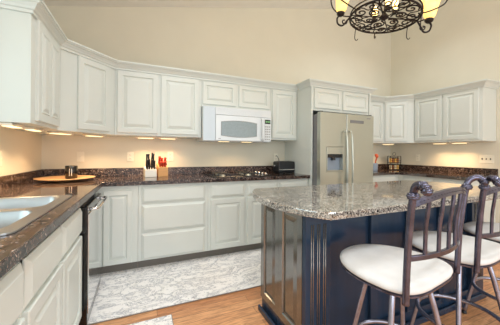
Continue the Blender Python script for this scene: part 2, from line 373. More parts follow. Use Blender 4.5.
# ------------------------------------------------------------------ base cabinets
def bcab(pts, toe, fronts, label, loc, top=0.874):
    r = empty('base_cabinet', (loc[0], loc[1], 0), label=label, cat='cabinet', group='white base cabinets')
    inv = Matrix.Translation((-loc[0], -loc[1], 0))
    MB().prism(pts, 0.105, top, inv).build('body', M['white'], r, bevel=0.001)
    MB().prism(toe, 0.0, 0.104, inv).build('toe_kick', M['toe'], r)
    for kind, mt, a, c, d0, d1 in fronts:
        if kind == 'door': door(r, inv @ mt, a, c, d0, d1, prof=DOOR if c - a > 0.3 else SMALL)
        else: door(r, inv @ mt, a, c, d0, d1, 'drawer', SLAB)
    return r
B = face_back(-0.61); BL = face_left(0.61); BR = face_right(4.78)
bcab([(0.002, -0.748), (0.61, -0.748), (0.61, -0.61), (0.958, -0.61), (0.958, -0.002), (0.002, -0.002)],
     [(0.002, -0.748), (0.54, -0.748), (0.54, -0.54), (0.958, -0.54), (0.958, -0.002), (0.002, -0.002)],
     [('door', B, 0.655, 0.905, 0.112, 0.828)], 'white corner base cabinet with one door right of the dishwasher', (0.3, -0.3))
bcab([(0.960, -0.61), (1.668, -0.61), (1.668, -0.002), (0.960, -0.002)], [(0.960, -0.54), (1.668, -0.54), (1.668, -0.002), (0.960, -0.002)],
     [('drawer', B, 0.990, 1.636, 0.686, 0.85), ('drawer', B, 0.990, 1.636, 0.396, 0.668), ('drawer', B, 0.990, 1.636, 0.115, 0.380)],
     'white base cabinet with a stack of three wide drawers below the knife blocks', (1.31, -0.3))
bcab([(1.670, -0.61), (2.562, -0.61), (2.562, -0.002), (1.670, -0.002)], [(1.670, -0.54), (2.562, -0.54), (2.562, -0.002), (1.670, -0.002)],
     [('drawer', B, 1.700, 2.105, 0.70, 0.835), ('drawer', B, 2.145, 2.545, 0.70, 0.835), ('door', B, 1.700, 2.105, 0.118, 0.68), ('door', B, 2.145, 2.545, 0.118, 0.68)],
     'white base cabinet with two drawers over two doors under the cooktop', (2.1, -0.3))
bcab([(2.564, -0.61), (3.026, -0.61), (3.026, -0.002), (2.564, -0.002)], [(2.564, -0.54), (3.026, -0.54), (3.026, -0.002), (2.564, -0.002)],
     [('drawer', B, 2.582, 3.008, 0.70, 0.835), ('door', B, 2.582, 3.008, 0.118, 0.68)],
     'white base cabinet with one drawer under the toaster next to the fridge', (2.8, -0.3))
def lcab(y0, y1, fronts, label, top=0.874):
    return bcab([(0.002, y0), (0.61, y0), (0.61, y1), (0.002, y1)], [(0.002, y0), (0.54, y0), (0.54, y1), (0.002, y1)], fronts, label, (0.3, (y0 + y1) / 2), top)
lcab(-1.840, -1.388, [('drawer', BL, -1.838, -1.41, 0.665, 0.835), ('door', BL, -1.838, -1.41, 0.118, 0.65)], 'white base cabinet on the sink wall right beside the dishwasher', 0.70)
lcab(-2.290, -1.842, [('drawer', BL, -2.272, -1.862, 0.665, 0.835), ('door', BL, -2.272, -1.862, 0.118, 0.65)], 'white base cabinet under the near half of the double sink', 0.70)
lcab(-2.740, -2.292, [('drawer', BL, -2.72, -2.302, 0.665, 0.835), ('door', BL, -2.72, -2.302, 0.118, 0.65)], 'white base cabinet nearest the viewer at the lower left corner')
lcab(-3.30, -2.742, [('drawer', BL, -3.28, -2.76, 0.665, 0.835), ('door', BL, -3.28, -2.76, 0.118, 0.65)], 'white base cabinet at the near end of the sink wall counter')
bcab([(3.9 + .208, -0.61), (4.78, -0.61), (4.78, -1.575), (W - .002, -1.575), (W - .002, -0.002), (4.108, -0.002)],
     [(4.108, -0.54), (4.85, -0.54), (4.85, -1.575), (W - .002, -1.575), (W - .002, -0.002), (4.108, -0.002)],
     [('drawer', B, 4.14, 4.70, 0.70, 0.85), ('door', B, 4.14, 4.41, 0.118, 0.68), ('door', B, 4.43, 4.70, 0.118, 0.68),
      ('drawer', BR, 0.70, 1.115, 0.70, 0.85), ('drawer', BR, 1.14, 1.555, 0.70, 0.85), ('door', BR, 0.70, 1.115, 0.118, 0.68), ('door', BR, 1.14, 1.555, 0.118, 0.68)],
     'white base cabinets wrapping the far right corner beyond the island', (5.0, -0.5))

# ------------------------------------------------------------------ countertops
def slab(outline, holes, z0, z1):
    mb = MB(); b = mb.b
    def loop(pts, z): 
        vs = [b.verts.new((x, y, z)) for x, y in pts]
        es = [b.edges.new((vs[i], vs[(i + 1) % len(vs)])) for i in range(len(vs))]
        return vs, es
    for z in (z0, z1):
        es = []; 
        for pts in [outline] + holes: es += loop(pts, z)[1]
        bmesh.ops.triangle_fill(b, edges=es, use_beauty=True)
    b.verts.ensure_lookup_table()
    k = 0; total = sum(len(p) for p in [outline] + holes)
    for pts in [outline] + holes:
        n = len(pts)
        for i in range(n):
            a, c = b.verts[k + i], b.verts[k + (i + 1) % n]; d, e = b.verts[total + k + (i + 1) % n], b.verts[total + k + i]
            b.faces.new((a, c, d, e))
        k += n
    return mb
sink_hole = [(0.075, -2.225), (0.545, -2.225), (0.545, -1.415), (0.075, -1.415)]
ct = empty('countertop', (0.3, -0.3, 0.875), label='brown speckled granite countertop running along the sink wall and the back wall', cat='countertop')
inv = Matrix.Translation((-0.3, 0.3, -0.875))
mb = slab([(0.002, -3.30), (0.644, -3.30), (0.644, -0.644), (3.028, -0.644), (3.028, -0.002), (0.002, -0.002)], [sink_hole], 0.875, 0.915)
mb.b.transform(inv); mb.build('slab', M['granite'], ct, bevel=0.001)
MB().prism([(0.6445, -3.30), (0.650, -3.30), (0.650, -0.650), (3.028, -0.650), (3.028, -0.6445), (0.6445, -0.6445)], 0.875, 0.9148, inv).build('edge_band', M['backsplash'], ct, bevel=0.002)
MB().box(0.002, 0.022, -3.30, -0.002, 0.9155, 1.012, inv).box(0.0225, 3.028, -0.022, -0.002, 0.9155, 1.012, inv).build('backsplash', M['backsplash'], ct, bevel=0.002)
ct = empty('countertop', (5.0, -0.3, 0.875), label='brown speckled granite countertop in the far right corner beyond the fridge', cat='countertop')
inv = Matrix.Translation((-5.0, 0.3, -0.875))
mb = MB().prism([(4.106, -0.65), (4.739, -0.65), (4.739, -1.60), (W - .002, -1.60), (W - .002, -0.002), (4.106, -0.002)], 0.875, 0.915, inv)
mb.build('slab', M['granite'], ct, bevel=0.003)
MB().box(4.106, W - .0235, -0.022, -0.002, 0.9155, 1.012, inv).box(W - .022, W - .002, -1.60, -0.002, 0.9155, 1.012, inv).build('backsplash', M['backsplash'], ct, bevel=0.002)

# ------------------------------------------------------------------ sink
sk = empty('sink', (0.31, -1.82, 0.915), label='stainless double bowl sink set in the left countertop', cat='sink')
def rrect(cx, cy, w, h, r, z, n=5):
    pts = []
    for sx, sy, a0 in ((1, 1, 0), (-1, 1, PI / 2), (-1, -1, PI), (1, -1, 1.5 * PI)):
        for k in range(n + 1):
            a = a0 + PI / 2 * k / n
            pts.append((cx + sx * (w / 2 - r) + r * math.cos(a), cy + sy * (h / 2 - r) + r * math.sin(a), z))
    return pts
def loft(mb, loops, cap=False):
    R = [[mb.b.verts.new(p) for p in l] for l in loops]
    for a, c in zip(R, R[1:]):
        for k in range(len(a)): mb.b.faces.new((a[k], a[(k + 1) % len(a)], c[(k + 1) % len(a)], c[k]))
    if cap: mb.b.faces.new(R[-1])
    return R
bowls = [(0.012, 0.215, 0.40, 0.36), (0.012, -0.205, 0.40, 0.36)]
# deck with two openings
o1 = [(p[0], p[1]) for p in rrect(0, 0, 0.53, 0.87, 0.04, 0)]
mb = slab(o1, [[(p[0], p[1]) for p in rrect(*bw_, 0.07, 0)] for bw_ in bowls], 0.0005, 0.008)
mb.build('rim', M['sink'], sk, smooth=False, bevel=0.003)
for bw_ in bowls:
    mb = MB(); cx, cy, w, h = bw_
    loft(mb, [rrect(cx, cy, w + .006, h + .006, 0.073, 0.006), rrect(cx, cy, w - .004, h - .004, 0.068, 0.004), rrect(cx, cy, w - .02, h - .02, 0.06, -0.08), rrect(cx, cy, w - .05, h - .05, 0.06, -0.165), rrect(cx, cy, 0.12, 0.12, 0.05, -0.172), rrect(cx, cy, 0.05, 0.05, 0.02, -0.173)], True)
    bo = mb.build('bowl', M['sink'], sk, smooth=True)
    MB().lathe([(0.0, -0.1715), (0.04, -0.1715), (0.045, -0.169), (0.045, -0.166)], (cx, cy, 0)).build('drain', M['chrome'], bo, smooth=True)

# ------------------------------------------------------------------ dishwasher
dw = empty('dishwasher', (0.3, -1.066, 0), label='dishwasher with black edged door and chrome bar handle under the left counter', cat='dishwasher')
inv = Matrix.Translation((-0.3, 1.066, 0))
MB().box(0.01, 0.60, -1.384, -0.752, 0.10, 0.873, inv).build('tub', M['darkplastic'], dw)
MB().box(0.05, 0.55, -1.38, -0.756, 0.0, 0.099, inv).build('toe_kick', M['darkplastic'], dw)
MB().box(0.601, 0.655, -1.384, -0.756, 0.03, 0.832, inv).build('door', M['black'], dw, bevel=0.004)
MB().box(0.655, 0.662, -1.380, -0.760, 0.11, 0.78, inv).build('front_panel', M['chrome'], dw, bevel=0.002)
mb = MB(); yy = lambda k: -1.36 + 0.58 * k
mb.tube(catmull([(0.655 - .3, -1.30 + 1.066, 0.80), (0.695 - .3, -1.295 + 1.066, 0.803), (0.71 - .3, -1.25 + 1.066, 0.805), (0.712 - .3, -0.0 + .0, 0.805), (0.71 - .3, -0.88 + 1.066, 0.805), (0.695 - .3, -0.835 + 1.066, 0.803), (0.655 - .3, -0.83 + 1.066, 0.80)], 6), 0.012, 10)
tag(mb.build('handle', M['chrome'], dw, smooth=True), 'chrome bar handle')

# ------------------------------------------------------------------ fridge
fg = empty('refrigerator', (3.53, -0.4, 0), label='large side by side stainless refrigerator with ice and water dispenser', cat='refrigerator')
inv = Matrix.Translation((-3.53, 0.4, 0))
X0, X1, XS = 3.066, 3.995, 3.495
MB().box(X0, X1, -0.735, -0.03, 0.03, 1.715, inv).build('case', M['greyplastic'], fg, bevel=0.003)
MB().box(X0 + .02, X1 - .02, -0.70, -0.05, 0.0, 0.029, inv).build('base_grille', M['darkplastic'], fg)
DX0, DX1, DZ0, DZ1 = 3.165, 3.445, 0.970, 1.285
def fdoor(x0, x1, hole=None):
    mb = MB()
    if not hole: mb.box(x0, x1, -0.805, -0.738, 0.06, 1.735, inv); return mb
    a, c, d, e = hole
    mb2 = slab([(x0, 0.06), (x1, 0.06), (x1, 1.735), (x0, 1.735)], [[(a, d), (c, d), (c, e), (a, e)]], 0.738, 0.805)
    mb2.b.transform(inv @ Matrix.Rotation(PI / 2, 4, 'X')); return mb2
dl = fdoor(X0 - .002, XS - .003, (DX0, DX1, DZ0, DZ1)).build('door', M['steel'], fg, bevel=0.008)
dr = fdoor(XS + .003, X1 + .002).build('door', M['steel'], fg, bevel=0.008)
# dispenser, in the left door
MB().box(DX0, DX1, -0.745, -0.740, DZ0, DZ1, inv).build('dispenser_back', M['cavity'], dl)
d = MB(); d.box(DX0, DX0 + .012, -0.808, -0.745, DZ0, DZ1, inv).box(DX1 - .012, DX1, -0.808, -0.745, DZ0, DZ1, inv).box(DX0 + .012, DX1 - .012, -0.808, -0.745, DZ1 - .09, DZ1, inv).box(DX0 + .012, DX1 - .012, -0.81, -0.745, DZ0, DZ0 + .015, inv)
tag(d.build('dispenser', M['steel'], dl, bevel=0.002), 'recessed ice and water dispenser')
MB().box(DX0 + .02, DX1 - .02, -0.79, -0.746, DZ1 - .135, DZ1 - .092, inv).lathe([(0, 0), (0.03, 0), (0.024, .035), (0, .035)], (3.305 - 3.53, -0.77 + .4, DZ1 - .17)).build('dispenser_spout', M['darkplastic'], dl)
for sx, xx in ((-1, XS - .045), (1, XS + .045)):
    mb = MB(); h = catmull([(xx - 3.53, -0.405, 1.50), (xx - 3.53, -0.44, 1.49), (xx - 3.53, -0.462, 1.42), (xx - 3.53, -0.475, 1.12), (xx - 3.53, -0.475, 0.85), (xx - 3.53, -0.462, 0.55), (xx - 3.53, -0.44, 0.48), (xx - 3.53, -0.405, 0.47)], 6)
    mb.tube(h, 0.013, 10); mb.build('handle', M['steel'], dl if sx < 0 else dr, smooth=True)
MB().box(3.56, 3.80, -0.812, -0.806, 1.615, 1.655, inv).build('badge', M['greyplastic'], dr, bevel=0.002)
MB().box(3.86, 3.93, -0.808, -0.806, 1.685, 1.70, inv).build('badge', M['button'], dr)
for xx in (X0 + .03, X1 - .03, ): MB().box(xx - .02, xx + .03 if xx < 3.5 else xx + .02, -0.78, -0.70, 1.736, 1.750, inv).build('hinge_cover', M['darkplastic'], fg, bevel=0.003)
MB().box(X0 + .06, X1 - .06, -0.73, -0.68, 1.716, 1.745, inv).build('top_trim', M['darkplastic'], fg)

# ------------------------------------------------------------------ microwave
mw = empty('microwave', (2.1, -0.2, 1.345), label='white over the range microwave with a grey window above the cooktop', cat='microwave')
inv = Matrix.Translation((-2.1, 0.2, -1.345))
MB().box(1.656, 2.562, -0.395, -0.003, 1.347, 1.760, inv).build('case', M['mwhite'], mw, bevel=0.003)
MB().box(1.656, 1.803, -0.420, -0.396, 1.347, 1.757, inv).build('side_panel', M['mpanel'], mw, bevel=0.003)
vt = MB(); vt.box(1.806, 2.562, -0.418, -0.396, 1.668, 1.757, inv)
for k in range(6): vt.box(1.83, 2.44, -0.4205, -0.418, 1.68 + k * .012, 1.684 + k * .012, inv)
vt.build('vent_grille', M['mwhite'], mw, bevel=0.001)
md = MB().box(1.806, 2.452, -0.424, -0.396, 1.352, 1.663, inv).build('door', M['mwhite'], mw, bevel=0.006)
# window with bowed upper and lower edges
wp = []; n = 12
for k in range(n + 1): t = k / n; wp.append((1.875 + 0.475 * t, 1.582 + 0.018 * math.sin(PI * t)))
for k in range(n + 1): t = k / n; wp.append((2.35 - 0.475 * t, 1.415 - 0.018 * math.sin(PI * t)))
w_ = MB().prism(wp, 0.4245, 0.427, inv @ Matrix.Rotation(PI / 2, 4, 'X')).build('window', M['mglass'], md)
wf2 = MB(); fr = [(x, -0.4255, z) for x, z in wp]; wf2.tube([inv @ Vector(p) for p in fr], 0.004, 6, True); wf2.build('window_trim', M['button'], md)
MB().tube([inv @ Vector(p) for p in catmull([(2.425, -0.424, 1.64), (2.425, -0.455, 1.625), (2.425, -0.462, 1.50), (2.425, -0.455, 1.385), (2.425, -0.424, 1.37)], 6)], 0.014, 10).build('handle', M['mwhite'], md, smooth=True)
cp = MB().box(2.456, 2.562, -0.422, -0.396, 1.352, 1.663, inv).build('control_panel', M['mwhite'], mw, bevel=0.003)
MB().box(2.470, 2.550, -0.4235, -0.422, 1.585, 1.640, inv).build('display', M['display'], cp)
dg = MB()
for k, x in enumerate((2.482, 2.497, 2.518, 2.533)): dg.box(x, x + .009, -0.4242, -0.4236, 1.603, 1.624, inv)
dg.build('digits', M['digits'], cp)
bt = MB()
for r_ in range(6):
    for q in range(3): bt.box(2.474 + q * .027, 2.474 + q * .027 + .018, -0.4235, -0.422, 1.375 + r_ * .033, 1.389 + r_ * .033, inv)
bt.build('buttons', M['button'], cp)
MB().box(1.84, 1.87, -0.4246, -0.4242, 1.372, 1.38, inv).build('badge', M['button'], md)
for x in (1.90, 2.22):
    MB().box(x, x + .14, -0.26, -0.20, 1.3455, 1.3468, inv).build('lamp_lens', M['lens'], mw, bevel=0.001)

# ------------------------------------------------------------------ under cabinet lights
def warm(name, loc, sx, sy, power, rz=0):
    l = bpy.data.lights.new(name, 'AREA'); l.shape = 'RECTANGLE'; l.size = sx; l.size_y = sy; l.energy = power; l.color = (1.0, 0.66, 0.36); l.spread = math.radians(120)
    o = bpy.data.objects.new(name, l); o.location = loc; o.rotation_euler = (0, 0, rz); COL.objects.link(o); return o
def ulight(x, y, rz, label, power=1.9, ln=0.16):
    r = empty('under_cabinet_light', (x, y, UB - 0.001), rz, label, 'light', 'lit strip lights under the wall cabinets')
    MB().box(-ln / 2 - .02, ln / 2 + .02, -0.035, 0.035, -0.018, 0).build('housing', M['fixture'], r, bevel=0.004)
    MB().box(-ln / 2, ln / 2, -0.025, 0.025, -0.022, -0.0185).build('lens', M['lens'], r, bevel=0.001)
    warm('strip_glow', (x, y, UB - 0.026), ln, 0.05, power, rz); return r
UL = [(0.20, -1.22, PI / 2, 'lit strip light under the sink wall cabinet, nearest the viewer'),
      (0.22, -0.93, PI / 2, 'lit strip light under the sink wall cabinet, nearer the corner'),
      (0.30, -0.55, 0.83, 'lit strip light under the corner wall cabinet, sink wall side'),
      (0.53, -0.31, 0.83, 'lit strip light under the corner wall cabinet, back wall side'),
      (1.03, -0.20, 0, 'lit strip light above the left outlet of the back counter'),
      (1.28, -0.20, 0, 'lit strip light above the knife blocks'),
      (4.92, -0.32, -0.9, 'lit strip light under the far right corner cabinet'),
      (5.20, -0.98, PI / 2, 'lit strip light under the right wall cabinet, farther one'),
      (5.20, -1.24, PI / 2, 'lit strip light under the right wall cabinet, nearer one')]
for i_, u in enumerate(UL): ulight(*u, power=2.8 if i_ < 4 else 2.1)
warm('range_lamp_glow', (2.12, -0.26, 1.334), 0.4, 0.06, 1.5)

# ------------------------------------------------------------------ cooktop
ck = empty('cooktop', (2.13, -0.34, 0.915), label='low black gas cooktop with steel knobs set in the back counter', cat='cooktop')
MB().box(-0.38, 0.38, -0.245, 0.245, 0.0005, 0.010).build('glass', M['black'], ck, bevel=0.003)
for i, (bx_, by_) in enumerate([(-0.24, -0.10), (-0.24, 0.12), (0.10, -0.10), (0.10, 0.12)]):
    bo = MB().lathe([(0.0, 0.022), (0.03, 0.022), (0.036, 0.018), (0.036, 0.0105), (0.0, 0.0105)], (bx_, by_, 0), 20).build('burner', M['steel'], ck, smooth=False)
    g = MB()
    for a in range(4):
        t = a * PI / 2 + PI / 4
        g.tube([(bx_ + .03 * math.cos(t), by_ + .03 * math.sin(t), 0.034), (bx_ + .10 * math.cos(t), by_ + .10 * math.sin(t), 0.034), (bx_ + .115 * math.cos(t), by_ + .115 * math.sin(t), 0.0108)], 0.005, 6)
    g.tube([(bx_ + .10 * math.cos(2 * PI * k / 4 + PI / 4), by_ + .10 * math.sin(2 * PI * k / 4 + PI / 4), 0.034) for k in range(4)], 0.005, 6, True)
    g.build('grate', M['darkplastic'], ck)
for k in range(4):
    MB().lathe([(0, 0.036), (0.014, 0.034), (0.017, 0.024), (0.02, 0.0105), (0, 0.0105)], (0.32, -0.16 + k * .10, 0), 16).build('knob', M['chrome'], ck, smooth=True)

# ------------------------------------------------------------------ outlets and switches
def outlet(loc, rz, label, kind='outlet', gang=1):
    r = empty('wall_outlet' if kind == 'outlet' else 'light_switch', loc, rz, label, 'outlet' if kind == 'outlet' else 'switch', 'ivory outlets and switches on the walls')
    w = 0.072 + 0.046 * (gang - 1)
    MB().box(-w / 2, w / 2, -0.007, -0.001, -0.058, 0.058).build('plate', M['plate'], r, bevel=0.003)
    for g in range(gang):
        x = (g - (gang - 1) / 2) * 0.046
        if kind == 'outlet':
            for s in (-1, 1):
                so = MB().box(x - .016, x + .016, -0.010, -0.007, s * .021 - .013, s * .021 + .013).build('socket', M['plate'], r, bevel=0.003)
                MB().box(x - .008, x - .005, -0.0106, -0.0101, s * .021 - .006, s * .021 + .006).box(x + .005, x + .008, -0.0106, -0.0101, s * .021 - .006, s * .021 + .006).build('slots', M['slot'], so)
        else:
            MB().box(x - .005, x + .005, -0.018, -0.007, -0.010, 0.012).build('toggle', M['slot'] if gang > 1 else M['plate'], r, bevel=0.002)
outlet((0.0, -0.885, 1.15), PI / 2, 'ivory switch plate on the sink wall at the left edge', 'switch')
outlet((0.354, 0, 1.146), 0, 'ivory switch plate on the back wall above the black cup', 'switch')
outlet((0.862, 0, 1.146), 0, 'ivory wall outlet between the round wooden plate and the knife blocks', 'outlet')
outlet((1.325, 0, 1.150), 0, 'ivory wall outlet half hidden right of the tan knife block', 'outlet')
outlet((2.870, 0, 1.135), 0, 'ivory wall outlet above the toaster', 'outlet')
outlet((W, -0.53, 1.14), -PI / 2, 'faint ivory outlet on the right wall near the spice rack', 'outlet')
outlet((W, -1.475, 1.142), -PI / 2, 'ivory three gang light switch on the right wall below the cabinet end', 'switch', 3)

# ------------------------------------------------------------------ things on the back counter
CT = 0.9155
pl = empty('serving_plate', (0.305, -0.37, CT), label='large round wooden serving plate on the counter corner', cat='plate')
MB().lathe([(0, 0.0), (0.10, 0.0), (0.11, 0.008), (0.20, 0.016), (0.246, 0.028), (0.248, 0.032), (0.242, 0.033), (0.20, 0.023), (0, 0.018)], seg=48).build('dish', M['platewood'], pl, smooth=True)
cp_ = empty('cup', (0.345, -0.36, CT + 0.0190), label='black glossy cup standing on the round wooden plate', cat='cup')
MB().lathe([(0, 0), (0.046, 0), (0.052, 0.006), (0.053, 0.125), (0.050, 0.128), (0.047, 0.125), (0.045, 0.02), (0, 0.02)], seg=32).build('body', M['black'], cp_, smooth=True)
mb = MB()
for k in (-1, 0): mb.box(-0.0015, 0.0015, -0.0545, -0.0532, 0.03, 0.10, Matrix.Rotation(0.25 + k * .35, 4, 'Z'))  # pale strips painted on as faint reflections in the black gloss
mb.build('reflection_stripes', M['ivory'], cp_)

def knife_block(name, x, y, w, mt, hmat, n, h, ht, label, rz):
    r = empty(name, (x, y, CT), rz, label, 'knife block')
    MB().prism([(-0.075, 0), (0.075, 0), (0.075, h * 1.25), (0.045, h * 1.35), (-0.075, h * 0.95)], -w / 2, w / 2, Matrix.Rotation(PI / 2, 4, 'X').to_4x4() if False else Matrix(((0, 0, 1, 0), (1, 0, 0, 0), (0, 1, 0, 0), (0, 0, 0, 1)))).build('block', mt, r, bevel=0.004)
    for row in range(2):
        for k in range(n):
            xx = (k - (n - 1) / 2) * (w * 0.82 / n)
            zz = h * (0.98 + 0.18 * row); yy = -0.045 + row * 0.055; L_ = ht * (0.62 + 0.35 * row) * random.uniform(0.85, 1.1)
            lean = Vector((random.uniform(-.06, .06), -0.28, 1)).normalized()
            p0 = Vector((xx, yy, zz))
            kn = MB().tube([p0, p0 + lean * L_ * .3, p0 + lean * L_ * .75, p0 + lean * L_], [v_ * (1.0 if n > 3 else 1.5) for v_ in (0.0075, 0.0105, 0.009, 0.0105)], 8)
            knf = kn.build('knife_handle', hmat, r, smooth=True)
    return r
knife_block('knife_block', 1.080, -0.20, 0.125, M['ivory'], M['darkplastic'], 4, 0.088, 0.20, 'white knife block full of black handled knives', 0.12)
knife_block('knife_block', 1.215, -0.19, 0.11, M['tan'], M['red'], 3, 0.115, 0.105, 'tan wooden block with short red handled knives', 0.10)

# toaster
ts = empty('toaster', (2.885, -0.22, CT), 0.0, 'black toaster at the right end of the back counter', 'toaster')
MB().box(-0.14, 0.14, -0.085, 0.085, 0.012, 0.17).build('body', M['darkplastic'], ts, bevel=0.025, seg=4)
MB().box(-0.13, 0.13, -0.075, 0.075, 0.0, 0.0115).build('base', M['black'], ts)
for s in (-1, 1): MB().box(-0.10, 0.10, s * .03 - .010, s * .03 + .010, 0.1705, 0.173).build('slot', M['black'], ts)
MB().box(-0.13, 0.13, -0.0875, -0.0855, 0.05, 0.06).build('trim', M['chrome'], ts)
MB().box(-0.160, -0.141, -0.02, 0.02, 0.10, 0.115).build('lever', M['chrome'], ts, bevel=0.003)
cd = MB().tube(catmull([(2.872, -0.012, 1.155), (2.84, -0.08, 1.165), (2.78, -0.22, 1.150), (2.742, -0.325, 1.10), (2.735, -0.34, 1.02), (2.735, -0.345, 0.94), (2.745, -0.34, 0.9215), (2.80, -0.33, 0.9215)], 8), 0.005, 8)
tag(cd.build('power_cord', M['darkplastic'], smooth=True), 'dark power cord looping from the outlet down beside the toaster', 'cord')

# spice rack in the far right corner
sr = empty('spice_rack', (5.14, -0.27, CT), -0.35, 'small two tier spice rack with jars in the far right corner', 'rack')
fm = MB()
for x in (-0.095, 0.095): 
    for y in (-0.04, 0.04): fm.box(x - .004, x + .004, y - .004, y + .004, 0, 0.25)
for z in (0.006, 0.126, 0.242): fm.box(-0.0905, 0.0905, -0.0435, 0.0435, z, z + 0.008)
for z in (0.05, 0.17): fm.box(-0.0905, 0.0905, -0.0435, -0.0395, z, z + .005)
fm.build('frame', M['iron'], sr)
MB().tube([(0, 0, .251)] + [(0.03 * math.sin(a * PI / 6), 0, .285 - .03 * math.cos(a * PI / 6)) for a in range(0, 13)], 0.003, 6).build('ring_handle', M['iron'], sr)
jars = []
for tier in (0, 1):
    for k in range(4):
        z = 0.0145 + tier * .12; x = -0.066 + k * .044
        c_, s_ = math.cos(-.35), math.sin(-.35)
        lx, ly = x * c_ - 0 * s_, x * s_
        jr = empty('spice_jar', (5.14 + lx, -0.27 + ly, CT + z), label='small spice jar on the %s shelf of the corner spice rack' % ('upper' if tier else 'lower'), cat='jar', group='spice jars on the %s shelf of the rack' % ('upper' if tier else 'lower'))
        MB().lathe([(0, 0), (0.018, 0), (0.0185, 0.004), (0.0185, 0.068), (0.014, 0.074), (0, 0.074)], seg=14).build('jar_body', M[('spiceC', 'spiceB', 'spiceC', 'spiceA')[k] if not tier else ('spiceA', 'spiceB', 'spiceA', 'spiceB')[k]], jr, smooth=True)
        MB().lathe([(0, 0.0745), (0.017, 0.0745), (0.017, 0.090), (0, 0.090)], seg=14).build('lid', M['darkplastic'], jr)
# utensil crock
cr_ = empty('utensil_crock', (4.59, -0.30, CT), 0, 'blue grey crock half hidden behind the fridge edge', 'crock')
MB().lathe([(0, 0), (0.06, 0), (0.066, 0.01), (0.07, 0.12), (0.073, 0.13), (0.067, 0.13), (0.062, 0.02), (0, 0.02)], seg=24).build('pot', M['blue'], cr_, smooth=True)
for i, (dx, dy, h, mt, nm) in enumerate([(0.045, 0.0, 0.26, 'orange', 'orange handled spatula standing in the crock'), (-0.035, 0.0, 0.25, 'red', 'red handled spoon standing in the crock'), (0.0, 0.045, 0.33, 'darkplastic', 'tall black ladle standing in the crock'), (0.0, -0.045, 0.24, 'orange', 'broad orange scraper standing in the crock')]):
    u = empty('kitchen_utensil', (4.59 + dx * .5, -0.30 + dy * .5, CT + 0.021), 0, nm, 'utensil')
    MB().tube([(0, 0, 0), (dx * .6, dy * .6, h * .6), (dx, dy, h * .8)], 0.006, 8).build('shaft', M[mt], u)
    MB().lathe([(0, 0), (0.02, 0.01), (0.036, h * .12), (0.030, h * .22), (0, h * .24)], (dx, dy, h * .79), 16, sy=0.35).build('head', M[mt], u, smooth=True)

# ------------------------------------------------------------------ rugs
rg = empty('runner_rug', (1.85, -0.932, 0.0), 0, 'long white and grey marbled runner in front of the back cabinets', 'rug')
MB().box(-1.22, 1.22, -0.397, 0.397, 0.001, 0.010).build('pile', M['rug'], rg)
MB().tube([(-1.222, -0.399, 0.006), (1.222, -0.399, 0.006), (1.222, 0.399, 0.006), (-1.222, 0.399, 0.006)], 0.004, 6, True).build('binding', M['rugedge'], rg)
rg = empty('rug', (0.93, -1.90, 0.0), 0, 'small marbled grey rug at the bottom edge, in front of the sink', 'rug')
MB().box(-0.262, 0.262, -0.455, 0.455, 0.001, 0.010).build('pile', M['rug'], rg)
MB().tube([(-0.264, -0.457, 0.006), (0.264, -0.457, 0.006), (0.264, 0.457, 0.006), (-0.264, 0.457, 0.006)], 0.004, 6, True).build('binding', M['rugedge'], rg)

# ------------------------------------------------------------------ island
isl = empty('kitchen_island', (2.73, -1.92, 0), 0, 'dark navy kitchen island with raised side panels and fluted corner pilaster', 'island')
inv = Matrix.Translation((-2.73, 1.92, 0))
IX0, IX1, IY0, IY1 = 1.828, 3.642, -2.210, -1.640
MB().box(IX0 + .012, IX1 - .012, IY0 + .035, IY1 - .002, 0.0, 0.874, inv).build('body', M['navy'], isl)
# left side: stiles and two raised panels
FI = face_right(IX0 + .0118)
DI = [(0.0, 0.0), (0.0, 0.012), (0.046, 0.012), (0.052, 0.002), (0.062, 0.002), (0.088, 0.010), (0.094, 0.010)]
def iside(F, a, b_, sgn):
    mid = (a + b_) / 2
    for p, q in ((a, mid - .0005), (mid + .0005, b_)):
        MB().ringprofile(q - p, 0.76, DI, inv @ F, (p + q) / 2, 0.494).build('side_panel', M['navysheen'], isl)
iside(FI, 1.642, 2.172, 1)
FI2 = face_left(IX1 - .0118); iside(FI2, -2.172, -1.642, -1)
# front: corner pilasters with flutes, stiles, recessed panels
def pilaster(x0, x1, flutes):
    w = x1 - x0
    pil = MB().box(x0, x1, IY0, IY0 + .0345, 0.0, 0.874, inv).build('pilaster', M['navy'], isl, bevel=0.002); mb = MB()
    n = flutes; 
    for k in range(n):
        cx = x0 + w * (k + 1) / (n + 1) - (0.0 if n > 1 else 0)
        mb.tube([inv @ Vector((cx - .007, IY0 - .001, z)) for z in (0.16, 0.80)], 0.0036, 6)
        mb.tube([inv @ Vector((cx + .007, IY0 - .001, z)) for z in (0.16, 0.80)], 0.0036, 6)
    return mb.build('fluting', M['navysheen'], pil, smooth=True)  # paler than the pilaster: paints bright edge highlights on the flutes
pilaster(IX0, 2.002, 3); pilaster(IX1 - .174, IX1, 3)
for a, b_ in ((2.345, 2.405), (2.70, 2.76), (3.06, 3.12)):
    MB().box(a, b_, IY0 + .012, IY0 + .0345, 0.1, 0.874, inv).build('stile', M['navy'], isl, bevel=0.002)
MB().box(2.003, IX1 - .175, IY0 + .010, IY0 + .0345, 0.0, 0.0995, inv).build('base_rail', M['navy'], isl, bevel=0.003)
sh = MB()
sh.box(IX0 - .018, IX0 - .001, IY0 - .018, IY1 + .01, 0.001, 0.045, inv).box(IX0 - .0005, IX1 + .018, IY0 - .018, IY0 - .001, 0.001, 0.045, inv)
tag(sh.build('base_molding', M['navy'], isl, bevel=0.006), 'quarter round base molding')
